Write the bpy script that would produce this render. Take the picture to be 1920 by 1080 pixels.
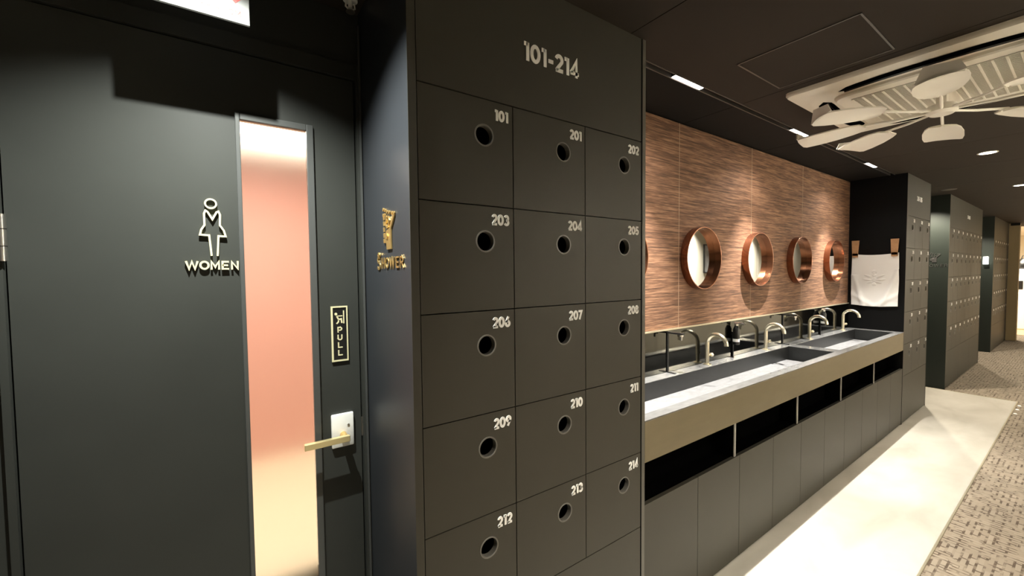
import bpy, bmesh, math, random
from mathutils import Vector, Matrix
random.seed(4)
PI = math.pi
S = bpy.context.scene
for o in list(bpy.data.objects): bpy.data.objects.remove(o)
COL = S.collection

# ------------------------------------------------------------------ camera
EYE = 1.4713
yaw, pitch, roll = (math.radians(a) for a in (55.332, -2.2326, -0.5675))
F = Vector((math.cos(yaw)*math.cos(pitch), math.sin(yaw)*math.cos(pitch), math.sin(pitch)))
R0 = Vector((math.sin(yaw), -math.cos(yaw), 0)); U0 = R0.cross(F)
RT = R0*math.cos(roll) + U0*math.sin(roll); UP = -R0*math.sin(roll) + U0*math.cos(roll)
cam = bpy.data.cameras.new('camera'); cam.sensor_width = 36; cam.lens = 755.84/1920*36
cam.clip_start = 0.02; cam.clip_end = 60
co = bpy.data.objects.new('camera', cam); COL.objects.link(co)
m = Matrix((RT, UP, -F)).transposed().to_4x4(); m.translation = (0, 0, EYE)
co.matrix_world = m; S.camera = co

# ------------------------------------------------------------------ exposure, world, lights
S.view_settings.view_transform = 'Standard'; S.view_settings.look = 'None'
S.view_settings.gamma = 1; S.view_settings.exposure = 1.8
try: S.view_settings.use_curve_mapping = False
except Exception: pass
w = bpy.data.worlds.new('world'); S.world = w; w.use_nodes = True
w.node_tree.nodes['Background'].inputs[0].default_value = (1, .85, .65, 1)
w.node_tree.nodes['Background'].inputs[1].default_value = 0.001
WARM = (1, .90, .75); NEUT = (1, .96, .90)

def spot(loc, power, deg, blend=.6, col=NEUT, size=.03, aim=(0, 0, -1)):
    l = bpy.data.lights.new('spot', 'SPOT'); l.energy = power; l.spot_size = math.radians(deg)
    l.spot_blend = blend; l.color = col; l.shadow_soft_size = size
    o = bpy.data.objects.new('spot', l); COL.objects.link(o); o.location = loc
    o.rotation_euler = Vector(aim).to_track_quat('-Z', 'Y').to_euler(); return o
def area(loc, power, sx, sy, col=WARM, aim=(0, 0, -1), spread=180):
    l = bpy.data.lights.new('area', 'AREA'); l.shape = 'RECTANGLE'; l.size = sx; l.size_y = sy
    l.energy = power; l.color = col; l.spread = math.radians(spread)
    o = bpy.data.objects.new('area', l); COL.objects.link(o); o.location = loc
    o.rotation_euler = Vector(aim).to_track_quat('-Z', 'Y').to_euler(); return o

CEIL = 2.349
RAILX = [(1.663, 1.890), (2.909, 3.136), (4.368, 4.600)]
for a, b in RAILX:                                   # lamps of the three rail lights over the basins
    spot(((a+b)/2, 1.130, 2.338), 130, 66, 1, NEUT, .007)
    spot(((a+b)/2, 1.117, 2.335), 5, 140, .8, NEUT, .018)
spot((-.045, .985, 2.335), 54, 121, .8, (.97, 1, .93), .008)   # recessed lamp before the door
spot((6.68, 1.22, 2.335), 62, 128, .5, WARM, .015)
spot((10.12, 1.2, 2.335), 50, 128, .5, WARM, .015)            # the same before the next door
DOWN = [(-1.7, -.9), (.9, -.35), (4.768, .49), (6.949, .478), (9.1, .48), (11.3, .48)]
for x, y in DOWN: spot((x, y, 2.335), (6 if x < 0 else 34 if x > 2 else 78), 88 if x > 2 else 122, 1, WARM, .05)
spot((3.0, -.5, 2.335), 45, 100, 1, WARM, .05)  # added out-of-view fill lamp that brightens the cabinet doors
for x in (3.2, 6.4, 8.6, 10.8): area((x, -1.12, 2.33), 19, .9, .08, NEUT, (0, -.35, -1), 95)  # wall washers of the far side
area((0.0, 2.6, 2.33), 12.5, 1.0, .8, (1, .92, .78))             # shower room behind the door
area((14.5, 1.6, 2.3), 60, 1.2, 1.2, WARM)                    # room at the corridor's end

# ------------------------------------------------------------------ materials
def nodes(name):
    mt = bpy.data.materials.new(name); mt.use_nodes = True
    nt = mt.node_tree; return mt, nt, nt.nodes['Principled BSDF']
def mat(name, col, rough=.5, metal=0, noise=0, nscale=30, bump=0, stretch=(1, 1, 1), spec=None, emit=None):
    mt, nt, b = nodes(name)
    b.inputs['Base Color'].default_value = (*col, 1); b.inputs['Roughness'].default_value = rough
    b.inputs['Metallic'].default_value = metal
    if spec is not None: b.inputs['Specular IOR Level'].default_value = spec
    if emit:
        b.inputs['Emission Color'].default_value = (*emit[0], 1); b.inputs['Emission Strength'].default_value = emit[1]
    if noise or bump:
        tc = nt.nodes.new('ShaderNodeTexCoord'); mp = nt.nodes.new('ShaderNodeMapping')
        mp.inputs['Scale'].default_value = stretch
        n = nt.nodes.new('ShaderNodeTexNoise'); n.inputs['Scale'].default_value = nscale; n.inputs['Detail'].default_value = 6
        nt.links.new(tc.outputs['Object'], mp.inputs[0]); nt.links.new(mp.outputs[0], n.inputs['Vector'])
        if noise:
            mx = nt.nodes.new('ShaderNodeMix'); mx.data_type = 'RGBA'
            mx.inputs['A'].default_value = (*[c*(1-noise) for c in col], 1)
            mx.inputs['B'].default_value = (*[min(1, c*(1+noise)) for c in col], 1)
            nt.links.new(n.outputs['Fac'], mx.inputs['Factor']); nt.links.new(mx.outputs['Result'], b.inputs['Base Color'])
        if bump:
            bp = nt.nodes.new('ShaderNodeBump'); bp.inputs['Strength'].default_value = bump; bp.inputs['Distance'].default_value = .002
            nt.links.new(n.outputs['Fac'], bp.inputs['Height']); nt.links.new(bp.outputs[0], b.inputs['Normal'])
    return mt
M = {}
M['locker'] = mat('locker_laminate', (.047, .044, .034), .48, spec=.3, noise=.06, nscale=9, bump=.05)
M['lockeredge'] = mat('locker_edge', (.10, .095, .08), .4)
M['rim'] = mat('hole_rim', (.14, .135, .12), .35)
M['black'] = mat('black_void', (.0015, .0015, .0015), .9, spec=0)  # near-black stands in for shade inside niche, locker holes and slots
M['blackpanel'] = mat('black_panel', (.003, .003, .003), .5, spec=.12)
M['sidegreen'] = mat('dark_green_side', (.014, .018, .014), .45, spec=.3)
M['doorwall'] = mat('black_painted_door', (.036, .038, .034), .42, spec=.3, noise=.22, nscale=3, bump=.04)
M['return'] = mat('black_side_panel', (.028, .031, .036), .42, spec=.3, noise=.15, nscale=3)
M['ceiling'] = mat('dark_ceiling', (.030, .023, .017), .7, spec=.2, noise=.08, nscale=4)
M['ceilingblack'] = mat('black_ceiling', (.006, .005, .004), .7, spec=.2)  # darker copy of the ceiling; missing light behind the slot put into colour
M['alu'] = mat('dark_aluminium', (.16, .15, .14), .35, .6)
M['white'] = mat('white_lettering', (.95, .95, .93), .5)
M['acwhite'] = mat('ivory_plastic', (.90, .86, .76), .45)
M['fanwhite'] = mat('fan_plastic', (.90, .87, .79), .4)
M['grilledark'] = mat('grille_shadow', (.09, .08, .06), .7)
M['gold'] = mat('polished_gold', (.86, .60, .24), .36, .9)
M['palegold'] = mat('pale_brass', (.88, .82, .52), .35, .35)
M['brass'] = mat('brushed_brass', (.90, .82, .62), .27, .9, bump=.05, nscale=200)
M['copper'] = mat('copper_frame', (.30, .125, .065), .2, .92)
M['mirror'] = mat('mirror_glass', (.92, .93, .90), .02, 1)
M['stone'] = mat('grey_basin_stone', (.17, .17, .165), .14, noise=.35, nscale=45, bump=.1, stretch=(.4, 1, 1))
M['stonedark'] = mat('dark_basin_stone', (.012, .0125, .012), .4, noise=.5, nscale=45, bump=.1, stretch=(.4, 1, 1))  # darker copy of the basin stone; shade on upright walls put into colour
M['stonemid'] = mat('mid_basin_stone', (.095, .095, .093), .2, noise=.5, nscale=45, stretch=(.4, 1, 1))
M['plate'] = mat('drain_plate', (.26, .26, .26), .25, noise=.3, nscale=60, stretch=(.4, 1, 1))
M['apron'] = mat('khaki_apron', (.21, .178, .108), .33, .35, noise=.12, nscale=14, stretch=(.5, 1, 2), bump=.1)  # reflection of the tan floor put into the base colour
M['splash'] = mat('dark_glossy_backsplash', (.135, .135, .122), .07, 1)
M['chrome'] = mat('chrome', (.85, .85, .85), .12, 1)
M['blackplastic'] = mat('black_plastic', (.008, .008, .008), .3)
M['towel'] = mat('white_terry', (.74, .72, .69), .95, bump=.35, nscale=320)
M['leather'] = mat('tan_leather', (.38, .20, .09), .5, noise=.25, nscale=60)
M['cream'] = mat('cream_wall', (.80, .74, .60), .7)
M['creamdark'] = mat('brown_baseboard', (.06, .05, .04), .5)
M['beige'] = mat('beige_pillar', (.27, .20, .10), .55)
M['pink'] = mat('pink_wall', (.78, .42, .36), .6, noise=.05, nscale=3)
M['creamfloor'] = mat('cream_floor', (.92, .86, .66), .45)
M['plaster'] = mat('white_plaster', (.85, .80, .70), .7)
M['signwhite'] = mat('white_sign_panel', (.86, .87, .85), .35)
M['signlit'] = mat('backlit_sign_panel', (.30, .31, .30), .5, emit=((.95, 1, .93), .02))  # faint glow added; the lamp before the door lights this panel
M['red'] = mat('red_print', (.80, .05, .04), .4)
M['steel'] = mat('satin_steel', (.72, .70, .66), .28, 1)
M['silverplate'] = mat('pale_lock_plate', (.95, .94, .90), .4, .1)
M['picture'] = mat('print_blue_white', (.55, .62, .75), .6, noise=.9, nscale=7)
M['wood'] = mat('warm_floor', (.55, .36, .18), .4, noise=.2, nscale=10)
M['lamp'] = mat('lamp_lens', (1, 1, 1), .4, emit=((1, .93, .82), 9))
M['lampdim'] = mat('lamp_lens_dim', (1, 1, 1), .4, emit=((1, .86, .66), 2.2))
M['litsign'] = mat('lit_white_sign', (1, 1, 1), .4, emit=((1, 1, .9), 1.6))
M['trimgold'] = mat('pale_metal_edge', (.75, .68, .5), .3, .8)

def wallpaper():
    mt, nt, b = nodes('brown_grasscloth')
    N, L = nt.nodes.new, nt.links.new
    tc = N('ShaderNodeTexCoord')
    def noise(sc, st, det, dist=0):
        mp = N('ShaderNodeMapping'); mp.inputs['Scale'].default_value = st
        n = N('ShaderNodeTexNoise'); n.inputs['Scale'].default_value = sc; n.inputs['Detail'].default_value = det
        n.inputs['Distortion'].default_value = dist
        L(tc.outputs['Object'], mp.inputs[0]); L(mp.outputs[0], n.inputs['Vector']); return n
    a = noise(1, (5, 1, 130), 5, .35); c = noise(1, (16, 1, 330), 3); d = noise(1.3, (1, 1, 2), 2)
    mx = N('ShaderNodeMath'); mx.operation = 'MULTIPLY_ADD'; mx.inputs[1].default_value = .62
    m2 = N('ShaderNodeMath'); m2.operation = 'MULTIPLY'; m2.inputs[1].default_value = .38
    L(c.outputs['Fac'], m2.inputs[0]); L(a.outputs['Fac'], mx.inputs[0]); L(m2.outputs[0], mx.inputs[2])
    rp = N('ShaderNodeValToRGB'); e = rp.color_ramp.elements
    e[0].position = .36; e[0].color = (.062, .028, .014, 1); e[1].position = .66; e[1].color = (.36, .195, .11, 1)
    k = e.new(.50); k.color = (.175, .085, .044, 1)
    L(mx.outputs[0], rp.inputs[0]); L(rp.outputs[0], b.inputs['Base Color'])
    bp = N('ShaderNodeBump'); bp.inputs['Strength'].default_value = .5; bp.inputs['Distance'].default_value = .003
    L(mx.outputs[0], bp.inputs['Height']); L(bp.outputs[0], b.inputs['Normal'])
    b.inputs['Roughness'].default_value = .75; return mt
M['grass'] = wallpaper()

def carpet():
    mt, nt, b = nodes('khaki_carpet')
    N, L = nt.nodes.new, nt.links.new
    tc = N('ShaderNodeTexCoord')
    def br(rot, off, w, h, ms):
        mp = N('ShaderNodeMapping'); mp.inputs['Rotation'].default_value = (0, 0, rot); mp.inputs['Location'].default_value = off
        t = N('ShaderNodeTexBrick'); t.inputs['Scale'].default_value = 1; t.inputs['Mortar Size'].default_value = ms
        t.inputs['Brick Width'].default_value = w; t.inputs['Row Height'].default_value = h; t.inputs['Mortar Smooth'].default_value = .3
        t.inputs['Color1'].default_value = (1, 1, 1, 1); t.inputs['Color2'].default_value = (.78, .78, .78, 1); t.inputs['Mortar'].default_value = (0, 0, 0, 1)
        L(tc.outputs['Object'], mp.inputs[0]); L(mp.outputs[0], t.inputs[0]); return t
    A = br(0, (0, 0, 0), .078, .027, .0052); B = br(PI/2, (.3, .2, 0), .078, .027, .0052)
    ck = N('ShaderNodeTexVoronoi'); ck.inputs['Scale'].default_value = 10; ck.distance = 'CHEBYCHEV'
    L(tc.outputs['Object'], ck.inputs['Vector'])
    st = N('ShaderNodeMath'); st.operation = 'GREATER_THAN'; st.inputs[1].default_value = .5
    sp = N('ShaderNodeSeparateColor'); L(ck.outputs['Color'], sp.inputs[0]); L(sp.outputs[0], st.inputs[0])
    mx = N('ShaderNodeMix'); mx.data_type = 'RGBA'
    L(st.outputs[0], mx.inputs['Factor']); L(A.outputs['Color'], mx.inputs['A']); L(B.outputs['Color'], mx.inputs['B'])
    fn = N('ShaderNodeTexNoise'); fn.inputs['Scale'].default_value = 20; fn.inputs['Detail'].default_value = 1
    L(tc.outputs['Object'], fn.inputs['Vector'])
    fr_ = N('ShaderNodeMapRange'); fr_.inputs['From Min'].default_value = .42; fr_.inputs['From Max'].default_value = .58
    L(fn.outputs['Fac'], fr_.inputs['Value'])
    ad = N('ShaderNodeMath'); ad.operation = 'MAXIMUM'
    bw = N('ShaderNodeRGBToBW'); L(mx.outputs['Result'], bw.inputs[0])
    hf = N('ShaderNodeMath'); hf.operation = 'MULTIPLY'; hf.inputs[1].default_value = .8; L(fr_.outputs[0], hf.inputs[0])
    L(bw.outputs[0], ad.inputs[0]); L(hf.outputs[0], ad.inputs[1])
    rp = N('ShaderNodeValToRGB'); e = rp.color_ramp.elements
    e[0].position = .0; e[0].color = (.075, .052, .032, 1); e[1].position = .75; e[1].color = (.23, .187, .135, 1)
    e2 = e.new(1); e2.color = (.28, .237, .175, 1)
    L(ad.outputs[0], rp.inputs[0])
    n = N('ShaderNodeTexNoise'); n.inputs['Scale'].default_value = 5; L(tc.outputs['Object'], n.inputs['Vector'])
    m2 = N('ShaderNodeMix'); m2.data_type = 'RGBA'; m2.blend_type = 'MULTIPLY'; m2.inputs['Factor'].default_value = .3
    L(rp.outputs[0], m2.inputs['A']); L(n.outputs['Fac'], m2.inputs['B']); L(m2.outputs['Result'], b.inputs['Base Color'])
    bp = N('ShaderNodeBump'); bp.inputs['Strength'].default_value = .6; bp.inputs['Distance'].default_value = .004
    L(ad.outputs[0], bp.inputs['Height']); L(bp.outputs[0], b.inputs['Normal'])
    b.inputs['Roughness'].default_value = .95; return mt
M['carpet'] = carpet()
def strip_floor():
    mt, nt, b = nodes('cream_stone_strip')
    N, L = nt.nodes.new, nt.links.new
    tc = N('ShaderNodeTexCoord'); mp = N('ShaderNodeMapping'); mp.inputs['Scale'].default_value = (.8, 1.6, 1)
    n = N('ShaderNodeTexNoise'); n.inputs['Scale'].default_value = 3; n.inputs['Detail'].default_value = 9; n.inputs['Distortion'].default_value = .5
    L(tc.outputs['Object'], mp.inputs[0]); L(mp.outputs[0], n.inputs['Vector'])
    rp = N('ShaderNodeValToRGB'); e = rp.color_ramp.elements
    e[0].position = .3; e[0].color = (.35, .325, .27, 1); e[1].position = .7; e[1].color = (.46, .435, .375, 1)
    L(n.outputs['Fac'], rp.inputs[0]); L(rp.outputs[0], b.inputs['Base Color']); b.inputs['Roughness'].default_value = .42; return mt
M['strip'] = strip_floor()
def frosted():
    mt, nt, b = nodes('satin_glass')
    b.inputs['Base Color'].default_value = (1, .97, .95, 1); b.inputs['Transmission Weight'].default_value = 1
    b.inputs['Roughness'].default_value = .26; b.inputs['IOR'].default_value = 1.25; return mt
M['glass'] = frosted()

# ------------------------------------------------------------------ helpers
def obj(name, bm, mt, parent=None, kind=None, smooth=False, loc=None):
    me = bpy.data.meshes.new(name); bm.normal_update(); bm.to_mesh(me); bm.free()
    me.materials.append(mt)
    if smooth:
        for p in me.polygons: p.use_smooth = True
    o = bpy.data.objects.new(name, me); COL.objects.link(o)
    if parent: o.parent = parent
    if kind: o['kind'] = kind
    if loc: o.location = loc
    return o
def shade(o, deg=35):
    for p in o.data.polygons: p.use_smooth = True
    try: o.data.set_sharp_from_angle(angle=math.radians(deg))
    except Exception: pass
    return o
def thing(name, label, cat, loc=(0, 0, 0), group=None):
    o = bpy.data.objects.new(name, None); COL.objects.link(o); o.location = loc; o.empty_display_size = .05
    o['label'] = label; o['category'] = cat
    if group: o['group'] = group
    return o
def tag(o, label, cat, group=None):
    o['label'] = label; o['category'] = cat
    if group: o['group'] = group
    return o
def lab(o, label): o['label'] = label; return o
def bx(bm, x0, x1, y0, y1, z0, z1, bev=0):
    r = bmesh.ops.create_cube(bm, size=1)
    for v in r['verts']:
        v.co = Vector(((x0+x1)/2+v.co.x*(x1-x0), (y0+y1)/2+v.co.y*(y1-y0), (z0+z1)/2+v.co.z*(z1-z0)))
    if bev:
        es = list({e for v in r['verts'] for e in v.link_edges})
        bmesh.ops.bevel(bm, geom=es, offset=bev, segments=2, affect='EDGES', profile=.5)
    return bm
def box(*a, **k): return bx(bmesh.new(), *a, **k)
def tube(bm, pts, r, n=12, caps=True, radii=None):
    pts = [Vector(p) for p in pts]; rings = []; up = None
    for i, p in enumerate(pts):
        t = (pts[min(i+1, len(pts)-1)] - pts[max(i-1, 0)]).normalized()
        if up is None:
            up = Vector((0, 0, 1)) if abs(t.z) < .9 else Vector((1, 0, 0))
        a = (up - t*up.dot(t)).normalized(); b = t.cross(a); up = a
        rr = radii[i] if radii else r
        rings.append([bm.verts.new(p + (a*math.cos(2*PI*k/n) + b*math.sin(2*PI*k/n))*rr) for k in range(n)])
    for A, B in zip(rings, rings[1:]):
        for k in range(n): bm.faces.new((A[k], A[(k+1) % n], B[(k+1) % n], B[k]))
    if caps: bm.faces.new(rings[0][::-1]); bm.faces.new(rings[-1])
    return bm
def cyl(bm, c, axis, r, h, n=24, r2=None):
    c = Vector(c); a = Vector(axis).normalized()
    return tube(bm, [c, c+a*h], r, n, radii=[r, r if r2 is None else r2])

# ---- flat lettering drawn with strokes (unit height 1)
def arc(cx, cy, rx, ry, a0, a1, n=12):
    return [(cx+rx*math.cos(math.radians(a0+(a1-a0)*i/n)), cy+ry*math.sin(math.radians(a0+(a1-a0)*i/n))) for i in range(n+1)]
G = {
 '0': (.62, [arc(.31, .5, .23, .41, 90, 450, 22)]),
 '1': (.36, [[(.25, 0), (.25, .985)], [(.03, .9), (.25, .9)]]),
 '2': (.58, [arc(.29, .68, .20, .23, 165, -25, 12) + [(.10, .085)], [(.06, .085), (.56, .085)]]),
 '3': (.58, [arc(.27, .70, .18, .215, 160, -90, 12), arc(.27, .285, .21, .205, 90, -160, 12)]),
 '4': (.64, [[(.45, 0), (.45, .98), (.06, .26)], [(.02, .235), (.63, .235)]]),
 '5': (.58, [[(.53, .915), (.16, .915), (.13, .52)] + arc(.27, .33, .22, .25, 110, -155, 12)]),
 '6': (.60, [arc(.30, .32, .21, .235, 0, 360, 18), [(.40, .98), (.13, .45)]]),
 '7': (.56, [[(.02, .91), (.48, .91), (.16, 0)]]),
 '8': (.60, [arc(.30, .72, .175, .195, 0, 360, 16), arc(.30, .29, .21, .205, 0, 360, 16)]),
 '9': (.60, [arc(.30, .68, .21, .235, 0, 360, 18), [(.20, .02), (.47, .55)]]),
 '-': (.42, [[(.05, .42), (.37, .42)]]),
 ' ': (.35, []),
 'W': (1.0, [[(.04, .96), (.27, .06), (.5, .9), (.73, .06), (.96, .96)]]),
 'O': (.86, [arc(.43, .5, .35, .41, 90, 450, 22)]),
 'M': (.92, [[(.10, 0), (.10, .92), (.46, .3), (.82, .92), (.82, 0)]]),
 'E': (.64, [[(.60, .91), (.10, .91), (.10, .09), (.60, .09)], [(.10, .5), (.54, .5)]]),
 'N': (.78, [[(.10, 0), (.10, .90), (.68, .10), (.68, 1)]]),
 'S': (.60, [arc(.31, .71, .19, .205, 20, 270, 10) + arc(.29, .29, .20, .215, 90, -160, 10)]),
 'H': (.74, [[(.10, 0), (.10, 1)], [(.64, 0), (.64, 1)], [(.10, .5), (.64, .5)]]),
 'R': (.66, [[(.10, 0), (.10, .91), (.34, .91)] + arc(.34, .68, .20, .23, 90, -90, 8) + [(.10, .45)], [(.34, .45), (.58, 0)]]),
 'P': (.62, [[(.10, 0), (.10, .91), (.34, .91)] + arc(.34, .66, .20, .25, 90, -90, 8) + [(.10, .41)]]),
 'U': (.72, [[(.10, 1), (.10, .36)] + arc(.36, .36, .26, .28, 180, 360, 10) + [(.62, 1)]]),
 'L': (.56, [[(.10, 1), (.10, .09), (.54, .09)]]),
}
def stroke(bm, pts, w, to3, th, closed=None):
    P = [Vector(p) for p in pts]
    if closed is None: closed = (P[0]-P[-1]).length < 1e-6
    if closed: P = P[:-1] if (P[0]-P[-1]).length < 1e-6 else P
    n = len(P); L, Rr = [], []
    for i in range(n):
        a = P[i]-P[i-1] if (i > 0 or closed) else P[1]-P[0]
        b = P[(i+1) % n]-P[i] if (i < n-1 or closed) else a
        a = a.normalized(); b = b.normalized()
        na, nb = Vector((-a.y, a.x)), Vector((-b.y, b.x))
        mm = (na+nb)
        mm = mm.normalized() if mm.length > .2 else na
        k = min(1/max(mm.dot(na), .3), 2.2)
        L.append(P[i]+mm*w/2*k); Rr.append(P[i]-mm*w/2*k)
    V = [[bm.verts.new(to3(p.x, p.y, h)) for p in side] for side in (L, Rr) for h in (th, 0)]
    Lf, Lb, Rf, Rb = V
    rng = range(n) if closed else range(n-1)
    for i in rng:
        j = (i+1) % n
        bm.faces.new((Lf[i], Lf[j], Rf[j], Rf[i])); bm.faces.new((Lb[i], Lb[j], Lf[j], Lf[i])); bm.faces.new((Rf[i], Rf[j], Rb[j], Rb[i]))
    if not closed:
        bm.faces.new((Lb[0], Lf[0], Rf[0], Rb[0])); bm.faces.new((Lf[-1], Lb[-1], Rb[-1], Rf[-1]))
def poly(bm, pts, to3, th):
    f = [bm.verts.new(to3(x, y, th)) for x, y in pts]; b = [bm.verts.new(to3(x, y, 0)) for x, y in pts]
    bm.faces.new(f); n = len(f)
    for i in range(n): bm.faces.new((f[i], b[i], b[(i+1) % n], f[(i+1) % n]))
def disc(bm, cx, cy, r, to3, th, n=14): poly(bm, arc(cx, cy, r, r, 0, 360-360/n, n-1), to3, th)
def text_w(s, gap): return sum(G[c][0]+gap for c in s)-gap
def text(bm, s, x, z, h, to3, th, w=.19, gap=.07, width=None, right=False):
    sx = h
    if width: sx = width/text_w(s, gap)
    cx = x - (text_w(s, gap)*sx if right else 0)
    for c in s:
        for st in G[c][1]: stroke(bm, [(cx+px*sx, z+py*h) for px, py in st], w*h, to3, th)
        cx += (G[c][0]+gap)*sx
def front(Y): return lambda x, z, h: Vector((x, Y-h, z))           # on a face that looks to -y
def side(X): return lambda s, z, h: Vector((X-h, s, z))            # on a face that looks to -x

# ------------------------------------------------------------------ shell
def struct(name, bm, mt, parent=None, **k):
    o = obj(name, bm, mt, parent, **k)
    if parent is None: o['kind'] = 'structure'
    return o
fl = struct('floor', box(-3, 20, -1.45, 2.2, -.06, 0), M['carpet'])
sf = struct('trim_1', box(-3, 6.995, .446, 1.5, 0, .004), M['strip']); lab(sf, 'cream stone floor strip in front of the basins')
se = obj('edge_profile', box(-3, 6.999, .438, .446, 0, .006), M['trimgold'], sf)
bx_ = box(6.995, 7.001, .438, 1.45, 0, .006); obj('edge_profile', bx_, M['trimgold'], sf)
for x in (6.82, 6.62, 6.42): obj('floor_stud', cyl(bmesh.new(), (x, .418, 0), (0, 0, 1), .014, .006, 14, .009), M['white'], sf)

# ceiling: separate panels with recessed joints, the light slot and its trims
ce = struct('ceiling', box(-3, 20, -1.45, 1.6, CEIL+.03, CEIL+.08), M['black'])
def cpan(x0, x1, y0, y1, mt, nm='ceiling_panel'): return obj(nm, box(x0+.002, x1-.002, y0, y1, CEIL, CEIL+.03), mt, ce)
xs = [-3, -1.77, -.77, .235, 1.238, 2.243, 3.25, 4.26, 5.27, 6.28, 7.3, 8.3, 9.3, 10.3, 11.3, 12.3, 14]
for a, b in zip(xs, xs[1:]):
    cpan(a, b, -1.45, 1.090 if a > 1.2 and b < 5.3 else 1.6, M['ceiling'])
for a, b in ((1.238, 2.243), (2.243, 3.25), (3.25, 4.26), (4.26, 5.27)): cpan(a, b, 1.120, 1.6, M['ceilingblack'])
t = struct('trim_2', box(1.33, 5.12, 1.086, 1.091, CEIL-.003, CEIL+.02), M['alu'])
t = struct('trim_3', box(1.33, 5.12, 1.119, 1.124, CEIL-.003, CEIL+.02), M['alu'])
hatch = thing('ceiling_hatch', 'square inspection hatch outlined by thin metal edge in dark ceiling', 'hatch', (2.0, .68, CEIL))
def hb(x0, x1, y0, y1, z0=CEIL-.003, z1=CEIL, nm='edge_trim', mt=M['alu']):
    o = obj(nm, box(x0-2.0, x1-2.0, y0-.68, y1-.68, z0-CEIL, z1-CEIL), mt, hatch)
hb(1.797, 2.2, .888, .894); hb(1.797, 1.803, .48, .894); hb(2.196, 2.202, .48, .894); hb(1.797, 2.2, .477, .483)
hb(1.803, 2.196, .483, .888, CEIL-.0015, CEIL, 'hatch_panel', M['ceiling'])

# grasscloth wall behind the basins
wl = struct('wall_left', box(1.33, 5.12, 1.432, 1.48, 0, CEIL+.02), M['black'])
px = [1.322, 2.197, 3.084, 3.971, 5.12]
for a, b in zip(px, px[1:]):
    obj('wall_panel', box(a+.0015, b-.0015, 1.42, 1.432, 1.131, 2.341), M['grass'], wl)
for a in px[1:-1]: obj('joint_strip', box(a-.0015, a+.0015, 1.4185, 1.43, 1.131, 2.341), mat('joint', (.45, .30, .2), .5), wl)
# walls of the door recess
dw = struct('wall_front', box(-2.9, -.452, 1.45, 1.5, 0, CEIL), M['doorwall'])
obj('wall_panel', box(-.452, .378, 1.452, 1.5, 2.175, CEIL), M['doorwall'], dw)
obj('wall_panel', box(-2.9, -.56, 1.0, 1.45, 0, CEIL), M['blackpanel'], dw)
# opposite side
wr = struct('wall_right', box(-3, 20, -1.50, -1.412, 0, CEIL+.03), M['creamdark'])
ox = [-3, -1.6, -.3, 1.0, 2.3, 3.6, 4.9, 5.9, 6.97, 8.25, 9.51, 10.8, 12.1, 14, 20]
for a, b in zip(ox, ox[1:]):
    obj('wall_panel', box(a+.015, b-.015, -1.412, -1.40, .10, CEIL), M['cream'] if a < 10.5 or a > 12.9 else M['locker'], wr)
struct('baseboard_right', box(-3, 20, -1.41, -1.39, 0, .10), M['creamdark'])
struct('wall_back', box(-3.05, -3, -1.45, 1.5, 0, CEIL), M['cream'])

# ------------------------------------------------------------------ door with glass strip
door = struct('door_1', box(-.434, .020, 1.45, 1.49, .008, 2.122), M['doorwall'])
obj('door_stile', box(.224, .354, 1.45, 1.49, .008, 2.122), M['doorwall'], door)
obj('door_rail', box(.020, .224, 1.45, 1.49, 1.946, 2.122), M['doorwall'], door)
obj('door_rail', box(.020, .224, 1.45, 1.49, .008, .30), M['doorwall'], door)
M['bead'] = mat('grey_glazing_bead', (.09, .093, .09), .35, .3)
bm = bmesh.new()
for a in ((.018, .030, .30, 1.948), (.206, .226, .30, 1.948), (.030, .206, 1.928, 1.948), (.030, .206, .30, .32)):
    bx(bm, a[0], a[1], 1.440, 1.455, a[2], a[3], .002)
obj('glazing_bead', bm, M['bead'], door)
obj('glass_pane', box(.030, .206, 1.462, 1.468, .32, 1.928), M['glass'], door)
for a in ((.345, .40, 0, 2.18), (-.46, -.425, 0, 2.18), (-.46, .40, 2.11, 2.19), (-.46, .4, 0, .02)):
    obj('door_stop', box(a[0], a[1], 1.492, 1.52, a[2], a[3]), M['black'], door)  # black backing added to stop light leaking through the door gaps
obj('door_frame', box(.358, .378, 1.43, 1.49, 0, 2.175), M['doorwall'], door)
obj('door_frame', box(-.452, -.438, 1.44, 1.49, 0, 2.175), M['doorwall'], door)
obj('door_frame', box(-.438, .358, 1.44, 1.49, 2.126, 2.172), M['doorwall'], door)
obj('frame_edge', box(.366, .372, 1.424, 1.432, 0, 2.3), M['bead'], door)
for z in (1.563, .35):
    hg = obj('door_hinge', cyl(bmesh.new(), (-.436, 1.436, z-.054), (0, 0, 1), .0085, .108, 14), M['steel'], door); shade(hg)
    for q in (-.02, .02): obj('hinge_joint', cyl(bmesh.new(), (-.436, 1.436, z+q-.001), (0, 0, 1), .0092, .002, 14), M['blackplastic'], hg)
# lock plate and lever
bm = box(.256, .327, 1.437, 1.45, .884, .998, .004); lp = shade(obj('lock_plate', bm, M['silverplate'], door))
bm = bmesh.new(); cyl(bm, (.292, 1.437, .927), (0, -1, 0), .011, .035, 18)
hd = shade(obj('door_handle', bm, M['gold'], door))
M['handlegold'] = mat('lever_gold', (.92, .78, .42), .3, .75)
obj('lever', box(.168, .304, 1.388, 1.404, .917, .937, .002), M['handlegold'], hd)
obj('key_cylinder', cyl(bmesh.new(), (.309, 1.437, .958), (0, -1, 0), .004, .002, 12), M['steel'], lp)
obj('lock_strike', box(.3545, .3575, 1.446, 1.449, .905, .972), M['steel'], door)

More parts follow.
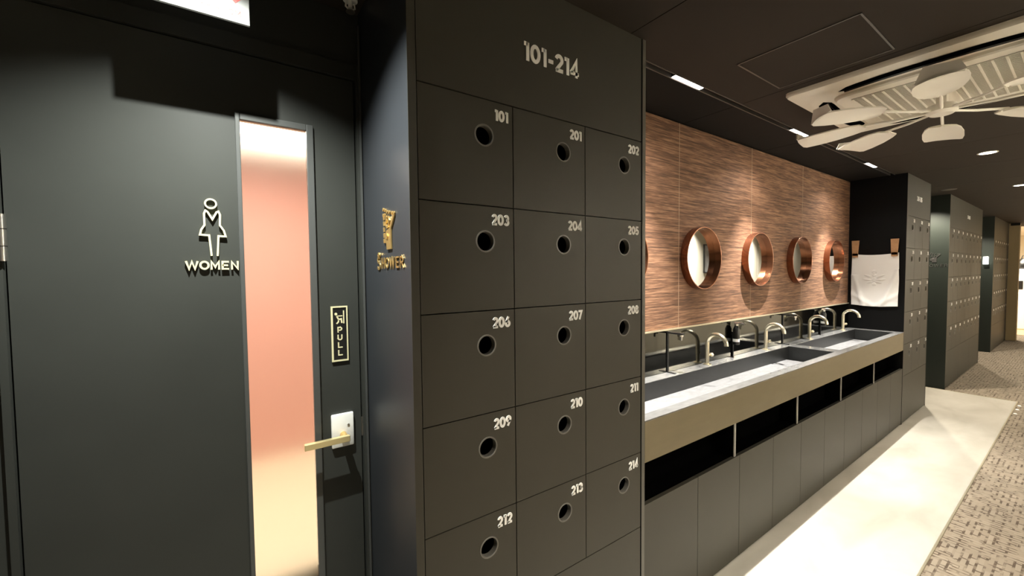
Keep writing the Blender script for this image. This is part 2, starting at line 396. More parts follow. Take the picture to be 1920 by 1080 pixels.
# women pictogram and word, raised brass
t = thing('restroom_sign', 'raised gold outline of a woman in a dress above the word WOMEN on black door', 'sign', (-.046, 1.45, 1.5))
def px2(u, v): return (-.046+(300+u/3.84-395)*.00125+.046, 1.69-(340+v/3.84-373)*.001523-1.5)
T = lambda x, z, h: Vector((x, -.004-h, z))
bm = bmesh.new()
stroke(bm, arc(0, .1755, .0128, .0128, 0, 360, 24), .0042, T, .006)
obj('head_ring', bm, M['palegold'], t)
bm = bmesh.new()
stroke(bm, [px2(*p) for p in ((358, 538), (346, 390), (282, 388), (292, 352), (316, 318), (316, 235), (326, 214), (340, 222), (373, 275),
                               (404, 222), (418, 216), (428, 238), (425, 316), (452, 352), (464, 395), (412, 393), (401, 538))], .0048, T, .006)
obj('figure_outline', bm, M['palegold'], t)
for i, (c, x0, x1) in enumerate((('W', 176, 262), ('O', 270, 340), ('M', 347, 415), ('E', 424, 484), ('N', 495, 553))):
    bm = bmesh.new(); a = px2(x0, 0)[0]; b = px2(x1, 0)[0]
    text(bm, c, a, -.0125, .025, T, .006, .20, 0, width=b-a); obj('letter', bm, M['palegold'], t)
# PULL plate
t = thing('pull_sign', 'small black plate with gold border reading PULL under a figure pulling a door', 'sign', (.2905, 1.45, 1.27))
hw, hh = .0265, .0935
obj('plate', box(-hw, hw, -.004, 0, -hh, hh), M['blackplastic'], t)
bm = bmesh.new()
for a in ((-hw, hw, hh-.005, hh), (-hw, hw, -hh, -hh+.005), (-hw, -hw+.006, -hh+.005, hh-.005), (hw-.004, hw, -hh+.005, hh-.005)):
    bx(bm, a[0], a[1], -.0065, 0, a[2], a[3])
obj('border', bm, M['palegold'], t)
T2 = lambda x, z, h: Vector((x, -.004-h, z))
bm = bmesh.new(); disc(bm, -.0105, .067, .0045, T2, .0015)
stroke(bm, [(-.008, .060), (-.002, .048), (.006, .050), (.008, .036)], .0048, T2, .0015)
stroke(bm, [(-.002, .048), (-.003, .040), (-.009, .034)], .0042, T2, .0015)
stroke(bm, [(-.008, .060), (.010, .060)], .0032, T2, .0015)
stroke(bm, [(.014, .078), (.014, .034)], .0035, T2, .0015)
obj('pulling_figure', bm, M['palegold'], t)
for c, z in (('P', .004), ('U', -.022), ('L', -.048), ('L', -.074)):
    bm = bmesh.new(); text(bm, c, -.0075, z, .019, T2, .0015, .2, 0, width=.0165); obj('letter', bm, M['palegold'], t)

# hanging sign before the door
t = thing('hanging_sign', 'white ceiling-hung panel with pale red SHOWER ROOM lettering above the door', 'sign', (-.05, 1.25, CEIL))
obj('panel', box(-.105, .105, -.004, .004, -.242, 0, .001), M['signlit'], t)
T3 = lambda x, z, h: Vector((x, -.004-h, z))
M['palered'] = mat('faded_red_print', (.26, .05, .04), .5)
bm = bmesh.new(); text(bm, 'SHOWER ROOM', -.046, -.226, .0135, T3, .0006, .17, .12, width=.133); obj('lettering', bm, M['palered'], t)
for cx in (-.03, .022, .076):
    bm = bmesh.new(); poly(bm, [(cx-.018, -.170), (cx-.011, -.184), (cx, -.196), (cx+.011, -.184), (cx+.018, -.170), (cx+.011, -.155), (cx, -.163), (cx-.011, -.155)], T3, .0006); obj('red_symbol', bm, M['red'], t)
# little ceiling fitting in the corner
t = thing('sprinkler_head', 'small white sprinkler head on the ceiling in the corner above the door', 'sprinkler', (.335, 1.378, CEIL))
shade(obj('escutcheon', cyl(bmesh.new(), (0, 0, -.006), (0, 0, 1), .022, .006, 20), M['white'], t))
bm = tube(bmesh.new(), [(0, 0, -.006), (0, 0, -.03)], .007, 10)
tube(bm, [(-.012, 0, -.012), (-.014, 0, -.026), (0, 0, -.038), (.014, 0, -.026), (.012, 0, -.012)], .003, 8); obj('frame', bm, M['white'], t)
shade(obj('deflector', cyl(bmesh.new(), (0, 0, -.041), (0, 0, 1), .014, .002, 16), M['steel'], t))

# ------------------------------------------------------------------ locker banks
def holed(w, h, cx, cz, r, th, n=28):
    bm = bmesh.new()
    angs = sorted([2*PI*k/n for k in range(n)] + [math.atan2(zz-cz, xx-cx) % (2*PI) for xx in (0, w) for zz in (-h, 0)])
    def outer(a):
        dx, dz = math.cos(a), math.sin(a); ts = []
        if dx > 1e-9: ts.append((w-cx)/dx)
        if dx < -1e-9: ts.append(-cx/dx)
        if dz > 1e-9: ts.append((0-cz)/dz)
        if dz < -1e-9: ts.append((-h-cz)/dz)
        tt = min(ts); return cx+dx*tt, cz+dz*tt
    Oa = [outer(a) for a in angs]; Ia = [(cx+r*math.cos(a), cz+r*math.sin(a)) for a in angs]
    rings = [[bm.verts.new((p[0], y, p[1])) for p in ring] for y in (0, th) for ring in (Oa, Ia)]
    Of, If, Ob, Ib = rings; k = len(angs)
    for i in range(k):
        j = (i+1) % k
        bm.faces.new((Of[i], Of[j], If[j], If[i])); bm.faces.new((Ob[j], Ob[i], Ib[i], Ib[j]))
        bm.faces.new((Of[j], Of[i], Ob[i], Ob[j])); bm.faces.new((If[i], If[j], Ib[j], Ib[i]))
    bmesh.ops.remove_doubles(bm, verts=bm.verts, dist=1e-6); return bm
def ring(r0, r1, d, n=28):
    bm = bmesh.new(); R = []
    for rr, y in ((r1, 0), (r1, -.0012), (r0+.001, -.0012), (r0, .002), (r0, d)):
        R.append([bm.verts.new((rr*math.cos(2*PI*k/n), y, rr*math.sin(2*PI*k/n))) for k in range(n)])
    for A, B in zip(R, R[1:]):
        for k in range(n): bm.faces.new((A[k], A[(k+1) % n], B[(k+1) % n], B[k]))
    bmesh.ops.recalc_face_normals(bm, faces=bm.faces); return bm
W = .3; ZT = 1.964; RH = .3014; g = .0016
def meshof(bm, mt, name):
    o = obj(name, bm, mt); me = o.data; bpy.data.objects.remove(o); return me
for n, (w_) in {'a': W}.items():
    door_me = meshof(holed(W-2*g, RH-2*g, .199, -.100, .0275, .018), M['locker'], 'locker_door')
ring_me = meshof(ring(.0268, .0318, .016), M['rim'], 'finger_hole_rim')
def link(name, me, parent, loc=(0, 0, 0), sx=1):
    o = bpy.data.objects.new(name, me); COL.objects.link(o); o.parent = parent; o.location = loc
    if sx != 1: o.scale = (sx, 1, 1)
    return o
def bank(x0, ncol, nums, header, label, xl, xr, depth=.45, lower=1, cw=.3, ptt=None):
    t = thing('locker_bank', label, 'lockers', (x0, 1.0, 0))
    bm = bmesh.new(); x1 = ncol*cw
    bx(bm, 0, x1, .10, depth, .02, CEIL-.004)
    for c in range(ncol+1): bx(bm, max(c*cw-.008, 0), min(c*cw+.008, x1), .019, .10, .02, CEIL-.004)
    for r in range(6): bx(bm, 0, x1, .019, .10, ZT-r*RH-.008, ZT-r*RH+.008)
    obj('carcass', bm, M['black'], t)
    obj('side_panel', box(xl-x0, -.001, -.001, depth, .0, CEIL), M['return'] if xl < 1 else M['sidegreen'] if xl > 6.5 else M['blackpanel'], t)
    obj('side_panel', box(x1+.001, xr-x0, -.001, depth, .0, CEIL), M['blackpanel'], t)
    obj('side_edge', box(xl-x0, -.0015, -.0025, -.001, 0, CEIL), M['locker'], t)
    obj('side_edge', box(x1+.004, xr-x0, -.0025, -.001, 0, CEIL), M['lockeredge'], t)
    obj('header_panel', box(g, x1-g, 0, .018, ZT+.002, CEIL), M['locker'], t)
    wl_ = x1/lower
    for k in range(lower): obj('base_panel', box(k*wl_+g, (k+1)*wl_-g, 0, .018, .012, ZT-5*RH-.002), M['locker'], t)
    if header:
        bm = bmesh.new(); hx, hz, hh_, hw_ = header[1:]
        text(bm, header[0], hx-x0, hz, hh_, lambda x, z, h: Vector((x, -h, z)), .002, .21, .07, width=hw_); obj('lettering', bm, M['white'], t)
    i = 0
    for r in range(5):
        for c in range(ncol):
            d = link('locker_door', door_me, t, (c*cw+g, 0, ZT-r*RH-g), cw/.3)
            link('finger_hole_rim', ring_me, d, (.199, 0, -.100))
            bm = bmesh.new(); text(bm, nums[i], .2815, -.0515, .031, lambda x, z, h: Vector((x, -h, z)),   .0014, .235, .085, right=True)
            o = obj('number', bm, M['white'], d); i += 1
    return t
bank(.4, 3, ['101']+[str(k) for k in range(201, 215)], ('101-214', .742, 2.114, .055, .229),
     'nearest dark locker bank headed 101-214, between the black door and the basins', .376, 1.322)
bank(5.142, 3, [str(k) for k in range(301, 316)], ('301-315', 5.48, 2.126, .045, .20),
     'three-column dark locker bank at the far end of the basins', 5.12, 6.045)
bank(7.062, 8, [str(k) for k in range(316, 356)], ('316-355', 8.2, 2.135, .045, .20),
     'eight-column dark locker bank standing beyond the second doorway', 7.04, 9.47, lower=3)
bank(10.79, 7, [str(k) for k in range(401, 436)], None, 'farthest locker bank, next to the beige pillar', 10.76, 12.8, cw=.284)
# recesses between the banks: walls and doors
for k, (a, b) in enumerate(((6.05, 7.035), (9.475, 10.755))):
    wf = struct('wall_front', box(a, b, 1.45, 1.5, 0, CEIL), M['blackpanel'])
    dd = struct('door_%d' % (k+2), box(a+.08, b-.08, 1.44, 1.45, .01, 2.12), M['doorwall'])
    obj('door_handle', box(b-.25, b-.12, 1.39, 1.41, .91, .93), M['brass'], dd)

# SHOWER sign on the side of the near bank (and its twin farther on)
def shower(X, dy, label, mt, big=True):
    t = thing('shower_sign', label, 'sign', (X, 1.16+dy, 1.5))
    T = lambda s, z, h: Vector((-.001-h, -s, z))
    P = lambda u, v: ((u-240)*.0006-.045, .162-(v-100)*.000205)
    bm = bmesh.new()
    for u, v in ((240, 108), (270, 130), (297, 160), (330, 178), (368, 200), (397, 212), (238, 190), (262, 192), (285, 232)):
        disc(bm, *P(u, v), .0052, T, .004, 10)
    obj('water_drops', bm, mt, t)
    bm = bmesh.new()
    for a, b in ((215, 262), (280, 345), (365, 430), (448, 515), (530, 590)):
        stroke(bm, [P(243, a), P(246, b)], .007, T, .004)
    obj('water_jet', bm, mt, t)
    bm = bmesh.new()
    poly(bm, [P(285, 690), P(352, 690), P(350, 590), P(352, 400), P(405, 235), P(375, 225), P(335, 395), P(290, 420), P(262, 470), P(258, 590), P(283, 600)], T, .004)
    obj('shower_body', bm, mt, t)
    bm = bmesh.new(); stroke(bm, [P(*p) for p in ((320, 235), (332, 290), (318, 370), (296, 380), (276, 330), (292, 262))], .006, T, .005)
    disc(bm, *P(300, 505), .008, T, .007, 10); obj('curl', bm, mt, t)
    x = -.124
    for i, c in enumerate('SHOWER'):
        bm = bmesh.new(); ww = (.048, .036, .040, .052, .034, .038)[i]
        text(bm, c, x, -.014 if i else -.018, .033 if i else .044, T, .0025, .14, 0, width=ww*.84)
        if c == 'S': stroke(bm, [(x+q[0], q[1]) for q in arc(.030, .028, .006, .006, -60, 220, 8)], .004, T, .006)
        obj('letter', bm, mt, t); x += ww
    return t
shower(.376, 0, 'gold shower emblem over ornate word SHOWER on side of nearest locker bank', M['gold'])
shower(7.04, -.04, 'small pale SHOWER sign on side of locker bank beyond the second doorway', M['steel'])
o = tag(obj('exit_light', box(10.70, 10.764, 1.052, 1.11, 1.53, 1.66, .004), M['litsign']), 'small glowing white square sign on black jamb near corridor end', 'sign')

# ------------------------------------------------------------------ basin unit
t = thing('washbasin_counter', 'long grey double trough washbasin counter with khaki front', 'washbasin', (1.322, 1.0, .708))
OX = Vector((1.322, 1.0, .708))
def rb(x0, x1, y0, y1, z0, z1, bev=0): return box(x0-OX.x, x1-OX.x, y0-OX.y, y1-OX.y, z0-OX.z, z1-OX.z, bev=bev)
X0, X1 = 1.324, 5.117; ZC = .878
obj('apron', rb(X0, X1, .998, 1.012, .708, ZC-.006, .0), M['apron'], t)
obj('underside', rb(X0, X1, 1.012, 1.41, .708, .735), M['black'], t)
obj('front_rim', rb(X0, X1, .9975, 1.050, ZC-.006, ZC, .001), M['stone'], t)
obj('back_ledge', rb(X0, X1, 1.338, 1.412, .735, ZC, .0015), M['stone'], t)
obj('end_rim', rb(5.045, X1, 1.050, 1.338, .735, ZC, .0015), M['stone'], t)
obj('basin_divider', rb(3.535, 3.645, 1.050, 1.338, .735, ZC, .0015), M['stone'], t)
obj('basin_wall', rb(X0, X1, 1.013, 1.0495, .735, ZC-.0125), M['stone'], t)
for a, b, gx in ((X0, 3.535, 3.235), (3.645, 5.045, 4.72)):
    obj('basin_lining', rb(a, b, 1.334, 1.3385, .765, ZC-.002), M['stonedark'], t)  # thin sheets added to carry the painted shade of the walls
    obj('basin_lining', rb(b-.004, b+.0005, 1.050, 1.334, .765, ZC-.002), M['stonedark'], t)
    obj('basin_floor', rb(a, b, 1.050, 1.338, .735, .765), M['stonemid'], t)
    p = obj('drain_plate', rb(a+.004, gx-.012, 1.125, 1.334, .765, .782, .002), M['plate'], t)
    p = obj('drain_plate', rb(gx+.012, b-.05, 1.16, 1.334, .765, .780, .002), M['plate'], t)
    obj('drain_outlet', cyl(bmesh.new(), (gx+.13-OX.x, 1.10-OX.y, .765-OX.z), (0, 0, 1), .018, .004, 20), M['chrome'], t)
# backsplash
t = thing('backsplash', 'dark mirror-gloss backsplash behind the brass faucets', 'backsplash', (1.33, 1.418, .88))
obj('slab', box(-.006, 3.787, -.008, 0, 0, .243), M['splash'], t)
obj('top_trim', box(-.006, 3.787, -.011, 0, .243, .251), M['trimgold'], t)

# base cabinets below the open niche
t = thing('base_cabinet', 'long row of tall dark cabinet doors below the open niche under the basins', 'cabinet', (1.322, 1.0, 0))
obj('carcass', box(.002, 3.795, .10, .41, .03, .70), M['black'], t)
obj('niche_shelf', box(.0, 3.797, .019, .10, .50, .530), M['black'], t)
nx = [1.324, 1.708, 2.085, 2.462, 2.84, 3.22, 3.60, 3.985, 4.365, 4.745, 5.117]
for a, b in zip(nx, nx[1:]): obj('cabinet_door', box(a-1.322+.0016, b-1.322-.0016, 0, .018, .012, .534), M['locker'], t)
M['post'] = mat('pale_divider_edge', (.30, .29, .27), .4)
for x in (2.045, 2.791, 3.530, 4.280): obj('niche_divider', box(x-1.322-.008, x-1.322+.008, .004, .008, .536, .706), M['post'], t)
for x in (2.045, 2.791, 3.530, 4.280): obj('niche_partition', box(x-1.322-.008, x-1.322+.008, .008, .10, .531, .706), M['black'], t)  # divider sides painted black to stand for shade in the niche
obj('levelling_foot', cyl(bmesh.new(), (3.782, .012, 0), (0, 0, 1), .012, .02, 14), M['blackplastic'], t)

# ------------------------------------------------------------------ faucets
def faucet(x, label, rz=0):
    t = thing('faucet', label, 'faucet', (x, 1.378, ZC), 'brass faucets on the basin ledge')
    t.rotation_euler.z = rz
    shade(obj('base_flange', cyl(bmesh.new(), (0, 0, 0), (0, 0, 1), .025, .005, 28), M['brass'], t))
    Rr = .062; pts = [(0, 0, .004), (0, 0, .06), (0, 0, .135)]
    pts += [(0, -Rr+Rr*math.cos(a), .135+Rr*math.sin(a)) for a in [math.radians(8*k) for k in range(1, 22)]]
    e = pts[-1]; pts.append((0, e[1]-.002, e[2]-.014))
    shade(obj('spout', tube(bmesh.new(), pts, .012, 18), M['brass'], t), 50)
    shade(obj('aerator', cyl(bmesh.new(), (0, e[1]-.002, e[2]-.0135), (0, 0, -1), .0085, .003, 16), M['blackplastic'], t))
    k = shade(obj('control_knob', tube(bmesh.new(), [(.010, -.003, .06), (.020, -.006, .06), (.0205, -.006, .06), (.036, -.011, .06)], .01, 18, radii=[.006, .006, .0125, .0125]), M['brass'], t), 40)
    return t
labs = ['brass faucet nearest the camera, mostly hidden behind the near locker bank', 'tall arched brass faucet nearest the camera in full view',
        'arched brass faucet beside the black soap bottle, second in full view', 'arched brass faucet at the start of the far basin', 'farthest arched brass faucet, near the white towel']
for x, l in zip((1.642, 2.446, 3.242, 4.048, 4.855), labs): faucet(x, l, math.radians(-4))

# dispensers between the faucets
def stand(x, label):
    t = thing('soap_stand', label, 'soap dispenser', (x, 1.392, ZC))
    obj('base_plate', box(-.009, .009, -.035, .018, 0, .004, .001), M['blackplastic'], t)
    obj('post', box(-.007, .007, .012, .018, .004, .238, .001), M['blackplastic'], t)
    obj('arm', box(-.010, .010, -.085, .018, .230, .240, .002), M['blackplastic'], t)
    bm = cyl(bmesh.new(), (0, -.065, .230), (0, 0, -1), .017, .010, 18)
    cyl(bm, (0, -.07, .220), (0, 0, -1), .008, .022, 14, .006); shade(obj('nozzle', bm, M['chrome'], t))
    return t
def bottle(x, label):
    t = thing('soap_bottle', label, 'soap dispenser', (x, 1.383, ZC))
    obj('wall_bracket', box(-.010, .010, .018, .028, .15, .17), M['blackplastic'], t)
    obj('bracket_post', box(-.005, .005, .018, .026, 0, .16), M['blackplastic'], t)
    bm = tube(bmesh.new(), [(0, 0, .085), (0, 0, .088), (0, 0, .19), (0, 0, .205), (0, 0, .214)], .02, 20, radii=[.018, .021, .021, .014, .010])
    shade(obj('bottle_body', bm, M['blackplastic'], t))
    obj('bottle_label', tube(bmesh.new(), [(0, 0, .105), (0, 0, .125)], .0214, 20, caps=False), M['white'], t)
    bm = cyl(bmesh.new(), (0, 0, .214), (0, 0, 1), .013, .012, 16); tube(bm, [(0, .012, .232), (0, -.045, .232), (0, -.05, .224)], .007, 10)
    shade(obj('pump', bm, M['chrome'], t)); return t
stand(2.075, 'slim black soap stand with flat arm left of the nearest full faucet')
bottle(2.815, 'black pump bottle with white label and chrome top near wall bracket, nearer one')
stand(3.60, 'slim black soap stand with flat arm above the basin divider')
bottle(4.37, 'black pump bottle with chrome top between the two farthest faucets')

# ------------------------------------------------------------------ mirrors
def mirror(x, label):
    t = thing('round_mirror', label, 'mirror', (x, 1.42, 1.547), 'round copper mirrors on the grasscloth wall')
    Ro, d = .193, .047; bm = bmesh.new(); n = 64; rs = []
    for r, y in ((Ro, 0), (Ro, -d+.001), (Ro-.001, -d), (Ro-.005, -d), (Ro-.006, -d+.001), (Ro-.006, -.006)):
        rs.append([bm.verts.new((r*math.cos(2*PI*k/n), y, r*math.sin(2*PI*k/n))) for k in range(n)])
    for A, B in zip(rs, rs[1:]):
        for k in range(n): bm.faces.new((A[k], A[(k+1) % n], B[(k+1) % n], B[k]))
    bmesh.ops.recalc_face_normals(bm, faces=bm.faces)
    shade(obj('frame', bm, M['copper'], t))
    obj('mirror_glass', cyl(bmesh.new(), (0, -.002, 0), (0, -1, 0), Ro-.0065, .004, 64), M['mirror'], t); return t
for x, l in zip((1.655, 2.405, 3.143, 3.872, 4.648), ('round copper-framed mirror cut off by the near locker bank', 'round copper mirror reflecting a framed picture',
        'round copper mirror above the soap bottle, second in full view', 'third full round copper mirror, reflecting dark lockers', 'last round copper mirror, reflecting the white towel')):
    mirror(x, l)

# ------------------------------------------------------------------ towel with clips on the black end panel
TX = 5.108
t = thing('hand_towel', 'white towel with embossed emblem hanging on the black end panel', 'towel', (TX, 1.215, 1.36))
bm = bmesh.new(); nu, nv = 90, 110; grid = []
def emb(a, b):
    h = 0
    for sx in (-1, 1):
        for (cx, cz, rx, rz, ang) in ((.045, .035, .036, .010, 25), (.05, .0, .036, .010, 10), (.03, -.025, .026, .008, -10)):
            dx, dz = a-sx*cx, b-cz; an = math.radians(ang)*sx
            u, v = dx*math.cos(an)+dz*math.sin(an), -dx*math.sin(an)+dz*math.cos(an)
            q = (u/rx)**2+(v/rz)**2; h += max(0, 1-q)
    for (cx, cz, r) in ((0, .075, .018), (0, .045, .015), (0, .0, .018), (0, -.045, .014)):
        q = ((a-cx)**2+(b-cz)**2)/r**2; h += max(0, 1-q)*(1 if q > .3 else .3)
    return h*.008
for j in range(nv+1):
    row = []
    for i in range(nu+1):
        u, v = i/nu-.5, j/nv-.5                      # u: +y ; v: up
        y = u*.350*(1+.012*math.cos(v*6)); z = v*.50 + .010*(4*u*u)*(v > 0)*v*2 - (0.012*(.25-u*u)*2 if v > .3 else 0)*(v-.3)*5 - .006*math.cos(u*5)*(v < -.4)
        dd = .011*math.exp(-((u+.28+.5*(v+.25))/.06)**2)*(v < .2) + .012*math.exp(-((u-.30-.35*(v+.3))/.07)**2)*(v < .1)
        dd += .006*math.exp(-((v+.5-.45*abs(u))/.05)**2) + .004*math.sin(u*9+v*3)*(.5-v)
        row.append(bm.verts.new((-.002-dd-emb(y, z-.005), y, z)))
    grid.append(row)
for j in range(nv):
    for i in range(nu): bm.faces.new((grid[j][i], grid[j+1][i], grid[j+1][i+1], grid[j][i+1]))
r = bmesh.ops.extrude_face_region(bm, geom=bm.faces[:])
for v in r['geom']:
    if isinstance(v, bmesh.types.BMVert): v.co.x += .003
bmesh.ops.recalc_face_normals(bm, faces=bm.faces)
obj('cloth', bm, M['towel'], t, smooth=True)
for y, l in ((1.362, 'tan leather clip holding the towel corner nearest the mirrors'), (1.072, 'tan leather clip holding the towel corner nearest the corridor')):
    t = thing('towel_clip', l, 'clip', (5.12, y, 1.75))
    bm = bmesh.new(); v = []
    for xx in (-.022, -.014):
        v.append([bm.verts.new((xx-(.004 if z < -.1 else 0), yy, z)) for yy, z in ((.030, 0), (-.030, 0), (-.024, -.115), (-.022, -.165), (.022, -.165), (.024, -.115))])
    bm.faces.new(v[0]); bm.faces.new(v[1][::-1])
    for i in range(6): bm.faces.new((v[0][i], v[1][i], v[1][(i+1) % 6], v[0][(i+1) % 6]))
    obj('strap', bm, M['leather'], t)
    obj('fixing', box(-.014, 0, -.015, .015, -.06, -.02), M['leather'], t)
    obj('fold', box(-.026, -.0225, -.0225, .0225, -.150, -.125, .001), M['leather'], t)

# ------------------------------------------------------------------ rail lights, downlights
for (a, b), l in zip(RAILX, ('linear spot module in the ceiling slot nearest the camera', 'linear spot module in the ceiling slot behind the fan blades', 'farthest linear spot module in the ceiling slot')):
    t = thing('rail_light', l, 'ceiling light', (a, 1.105, CEIL), 'linear modules in the ceiling slot')
    obj('housing', box(0, b-a, -.012, .012, 0, .025), M['blackplastic'], t)
    n = 10
    for k in range(n):
        s = (b-a)/n; obj('lens', box(k*s+.002, (k+1)*s-.002, -.010, .010, -.002, .001), M['lamp'], t)
dn = ['round recessed downlight right of the basins', 'far round recessed downlight beyond the second doorway']
for (x, y), l in zip(DOWN[2:4], dn):
    t = thing('downlight', l, 'ceiling light', (x, y, CEIL))
    bm = bmesh.new(); n = 28; rs = []
    for r, z in ((.055, 0), (.055, -.004), (.045, -.004), (.040, .0)): rs.append([bm.verts.new((r*math.cos(2*PI*k/n), r*math.sin(2*PI*k/n), z)) for k in range(n)])
    for A, B in zip(rs, rs[1:]):
        for k in range(n): bm.faces.new((A[k], A[(k+1) % n], B[(k+1) % n], B[k]))
    bmesh.ops.recalc_face_normals(bm, faces=bm.faces)
    obj('trim_ring', bm, M['fanwhite'], t); obj('lens', cyl(bmesh.new(), (0, 0, -.0025), (0, 0, 1), .044, .002, 28), M['lamp'], t)
t = thing('downlight', 'dim downlight ring before the second doorway', 'ceiling light', (6.62, .955, CEIL))
obj('trim_ring', cyl(bmesh.new(), (0, 0, -.004), (0, 0, 1), .06, .004, 28, .065), M['alu'], t)

# ------------------------------------------------------------------ ceiling air conditioner with fan attachment
AC = Vector((2.785, .42, CEIL)); Hh = .49
t = thing('ceiling_air_conditioner', 'square ivory ceiling cassette air conditioner with dark curved outlets', 'air conditioner', AC)
def rsq(h, rad, n=6):
    p = []
    for cx, cy, a0 in ((1, 1, 0), (-1, 1, 90), (-1, -1, 180), (1, -1, 270)):
        for i in range(n+1):
            a = math.radians(a0+90*i/n); p.append((cx*(h-rad)+rad*math.cos(a), cy*(h-rad)+rad*math.sin(a)))
    return p
bm = bmesh.new(); rs = []
for h, rad, z in ((Hh, .03, 0), (Hh, .03, -.012), (Hh-.006, .028, -.022), (Hh-.05, .03, -.031), (.43, .05, -.033)):
    rs.append([bm.verts.new((x, y, z)) for x, y in rsq(h, rad)])
for A, B in zip(rs, rs[1:]):
    n = len(A)
    for k in range(n): bm.faces.new((A[k], A[(k+1) % n], B[(k+1) % n], B[k]))
bm.faces.new(rs[-1]); bmesh.ops.recalc_face_normals(bm, faces=bm.faces)
shade(obj('fascia', bm, M['acwhite'], t), 40)
# centre grille plate, bowed out a little
bm = bmesh.new(); rs = []
for h, rad, z in ((.345, .07, -.033), (.343, .07, -.044), (.335, .06, -.050)):
    rs.append([bm.verts.new((x, y, z)) for x, y in rsq(h, rad)])
for A, B in zip(rs, rs[1:]):
    n = len(A)
    for k in range(n): bm.faces.new((A[k], A[(k+1) % n], B[(k+1) % n], B[k]))
bm.faces.new(rs[-1]); bmesh.ops.recalc_face_normals(bm, faces=bm.faces)
shade(obj('centre_panel', bm, M['acwhite'], t), 30)
obj('grille_recess', box(-.275, .275, -.275, .275, -.0508, -.0500), M['grilledark'], t)
bm = bmesh.new()
for k in range(16): y = -.275+.0367*k; bx(bm, -.275, .275, y-.0035, y+.0035, -.0545, -.0505)
obj('grille_bars', bm, M['acwhite'], t)
bm = bmesh.new(); bx(bm, -.275, .275, -.03, .03, -.056, -.0505); obj('grille_spine', bm, M['acwhite'], t)
bm = bmesh.new()
for k in range(45): x = -.272+.0122*k; bx(bm, x-.002, x+.002, -.275, .275, -.0532, -.0510)
obj('grille_slats', bm, M['acwhite'], t, kind='stuff')
for k in range(4):
    bm = bmesh.new(); n = 16; A = []; B = []
    for i in range(n+1):
        s = -1+2*i/n; bulge = .02*(1-s*s); ww = .033*math.sqrt(max(0, 1-s**8))+.0005
        A.append(bm.verts.new((.385+bulge+ww, s*.30, -.0336))); B.append(bm.verts.new((.385+bulge-ww, s*.30, -.0336)))
    for i in range(n): bm.faces.new((A[i], B[i], B[i+1], A[i+1]))
    o = obj('air_outlet', bm, M['black'], t); o.rotation_euler.z = k*PI/2
    bm = bmesh.new()
    for i in range(n):
        s = -1+2*i/n; s2 = -1+2*(i+1)/n
        p = [Vector((.385+.02*(1-q*q)-.010, q*.28, -.0345)) for q in (s, s2)]
        q1 = [Vector((.385+.02*(1-q*q)-.016, q*.28, -.0395)) for q in (s, s2)]
        bm.faces.new([bm.verts.new(c) for c in (p[0], p[1], q1[1], q1[0])])
    o2 = obj('outlet_vane', bm, M['blackplastic'], o)
for q in (0, 1):
    obj('corner_latch', box(-.02+.30*0, .02, .452, .462, -.036, -.030), M['blackplastic'], t) if q == 0 else None

HUBZ = 2.205
t = thing('air_circulator_fan', 'ivory paddle-blade air circulating fan hung beneath the ceiling air conditioner', 'fan', (2.765, .43, HUBZ))
bm = tube(bmesh.new(), [(0, 0, .095), (0, 0, .04), (0, 0, .03), (0, 0, 0), (0, 0, -.012)], .05, 28, radii=[.02, .02, .05, .055, .04])
shade(obj('hub', bm, M['fanwhite'], t))
obj('stem', tube(bmesh.new(), [(0, 0, .093), (0, 0, .035)], .012, 14), M['fanwhite'], t)
def paddle():
    bm = bmesh.new(); n = 10; rows = []
    prof = [(.27, .006, .000), (.29, .05, .004), (.33, .066, .002), (.40, .078, -.004), (.48, .080, -.010), (.535, .074, -.014), (.55, .064, -.012)]
    for r, hw_, z in prof:
        row = []
        for side_ in (0, 1):
            for i in range(n+1):
                s = -1+2*i/n
                if side_: s = -s
                zz = z + .006*(1-s*s) + s*hw_*.10 + (.0 if side_ == 0 else -.006)
                row.append(bm.verts.new((r+.010*(1-s*s)*(r > .5), s*hw_, zz)))
        rows.append(row)
    for A, B in zip(rows, rows[1:]):
        k = len(A)
        for i in range(k): bm.faces.new((A[i], A[(i+1) % k], B[(i+1) % k], B[i]))
    bm.faces.new(rows[0]); bm.faces.new(rows[-1][::-1])
    bmesh.ops.recalc_face_normals(bm, faces=bm.faces); return bm
def winglet():
    bm = bmesh.new()
    a = [(.545, -.070, -.022), (.552, .070, -.006), (.556, .052, .030), (.552, -.045, .040)]
    f = [bm.verts.new(p) for p in a]; b = [bm.verts.new((p[0]+.005, p[1], p[2])) for p in a]
    bm.faces.new(f); bm.faces.new(b[::-1])
    for i in range(4): bm.faces.new((f[i], f[(i+1) % 4], b[(i+1) % 4], b[i]))
    bmesh.ops.recalc_face_normals(bm, faces=bm.faces); return bm
def arm():
    bm = bmesh.new(); tube(bm, [(.045, 0, .006), (.16, 0, .004), (.30, 0, .010)], .006, 8); return bm
mp, mw, ma = (meshof(f(), M['fanwhite'], n) for f, n in ((paddle, 'blade'), (winglet, 'blade_tip'), (arm, 'blade_arm')))
for p in mp.polygons: p.use_smooth = True
try: mp.set_sharp_from_angle(angle=math.radians(50))
except Exception: pass
for k in range(8):
    a = math.radians(8+45*k)
    b = link('blade', mp, t); b.rotation_euler.z = a
    link('blade_tip', mw, b); link('blade_arm', ma, b)

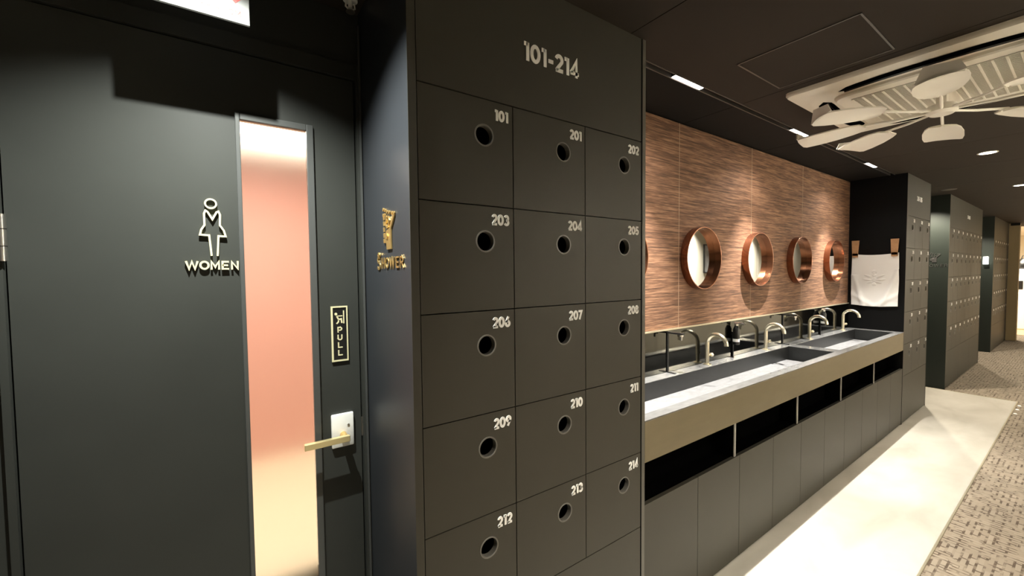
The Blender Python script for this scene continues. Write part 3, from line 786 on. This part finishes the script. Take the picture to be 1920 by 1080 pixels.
# ------------------------------------------------------------------ room behind the door (seen through the glass strip)
struct('wall_shower', box(-1.2, 1.2, 3.75, 3.80, 0, CEIL), M['pink'])
struct('wall_shower_left', box(-1.25, -1.2, 1.5, 3.8, 0, CEIL), M['plaster'])
struct('wall_shower_right', box(1.2, 1.25, 1.5, 3.8, 0, CEIL), M['plaster'])
struct('floor_shower', box(-1.2, 1.2, 1.5, 3.75, -.05, 0.0), M['creamfloor'])
struct('ceiling_shower', box(-1.2, 1.2, 1.5, 3.75, CEIL, CEIL+.03), M['plaster'])

# ------------------------------------------------------------------ end of the corridor
struct('wall_end', box(12.82, 13.0, .865, 1.6, 0, CEIL), M['beige'])
struct('trim_4', box(12.80, 12.82, .86, .98, 2.30, CEIL), M['blackpanel'])
fe = struct('floor_end', box(14.0, 18, -1.4, 3, 0, .006), M['wood'])
struct('ceiling_end', box(14, 20, -1.4, 3, CEIL, CEIL+.03), M['plaster'])
struct('wall_far', box(18, 18.1, -1.4, 3, 0, CEIL), M['cream'])
struct('wall_end_side', box(13.0, 18, 2.9, 3.0, 0, CEIL), M['cream'])
t = thing('white_cabinet', 'tall white cabinet seen past the beige pillar at corridor end', 'cabinet', (15.2, 1.0, .006))
obj('body', box(0, .5, -.30, .06, 0, 1.42, .01), M['white'], t); obj('display', box(-.01, 0, -.05, .035, .95, 1.15), M['blackplastic'], t)
obj('door', box(-.015, 0, -.28, .04, .03, .85), M['signwhite'], t)
t = thing('dark_bag', 'black bag on top of the white cabinet at corridor end', 'bag', (15.4, .95, 1.427))
bm = tube(bmesh.new(), [(0, 0, 0), (0, 0, .04), (0, 0, .18), (0, 0, .26)], .1, 14, radii=[.11, .13, .11, .05]); shade(obj('bag_body', bm, M['blackplastic'], t))
tube_bm = tube(bmesh.new(), [(0, -.05, .25), (0, -.03, .32), (0, .03, .32), (0, .05, .25)], .008, 8); obj('bag_handle', tube_bm, M['blackplastic'], t)

# picture on the opposite wall (seen in the mirrors)
t = thing('framed_picture', 'black framed blue and white picture on the cream wall, reflected in a mirror', 'picture', (7.62, -1.40, 1.69))
bm = bmesh.new()
for a in ((-.29, .29, .25, .275), (-.29, .29, -.275, -.25), (-.29, -.265, -.25, .25), (.265, .29, -.25, .25)): bx(bm, a[0], a[1], 0, .025, a[2], a[3])
obj('frame', bm, M['blackplastic'], t); obj('print', box(-.265, .265, .002, .010, -.25, .25), M['picture'], t)
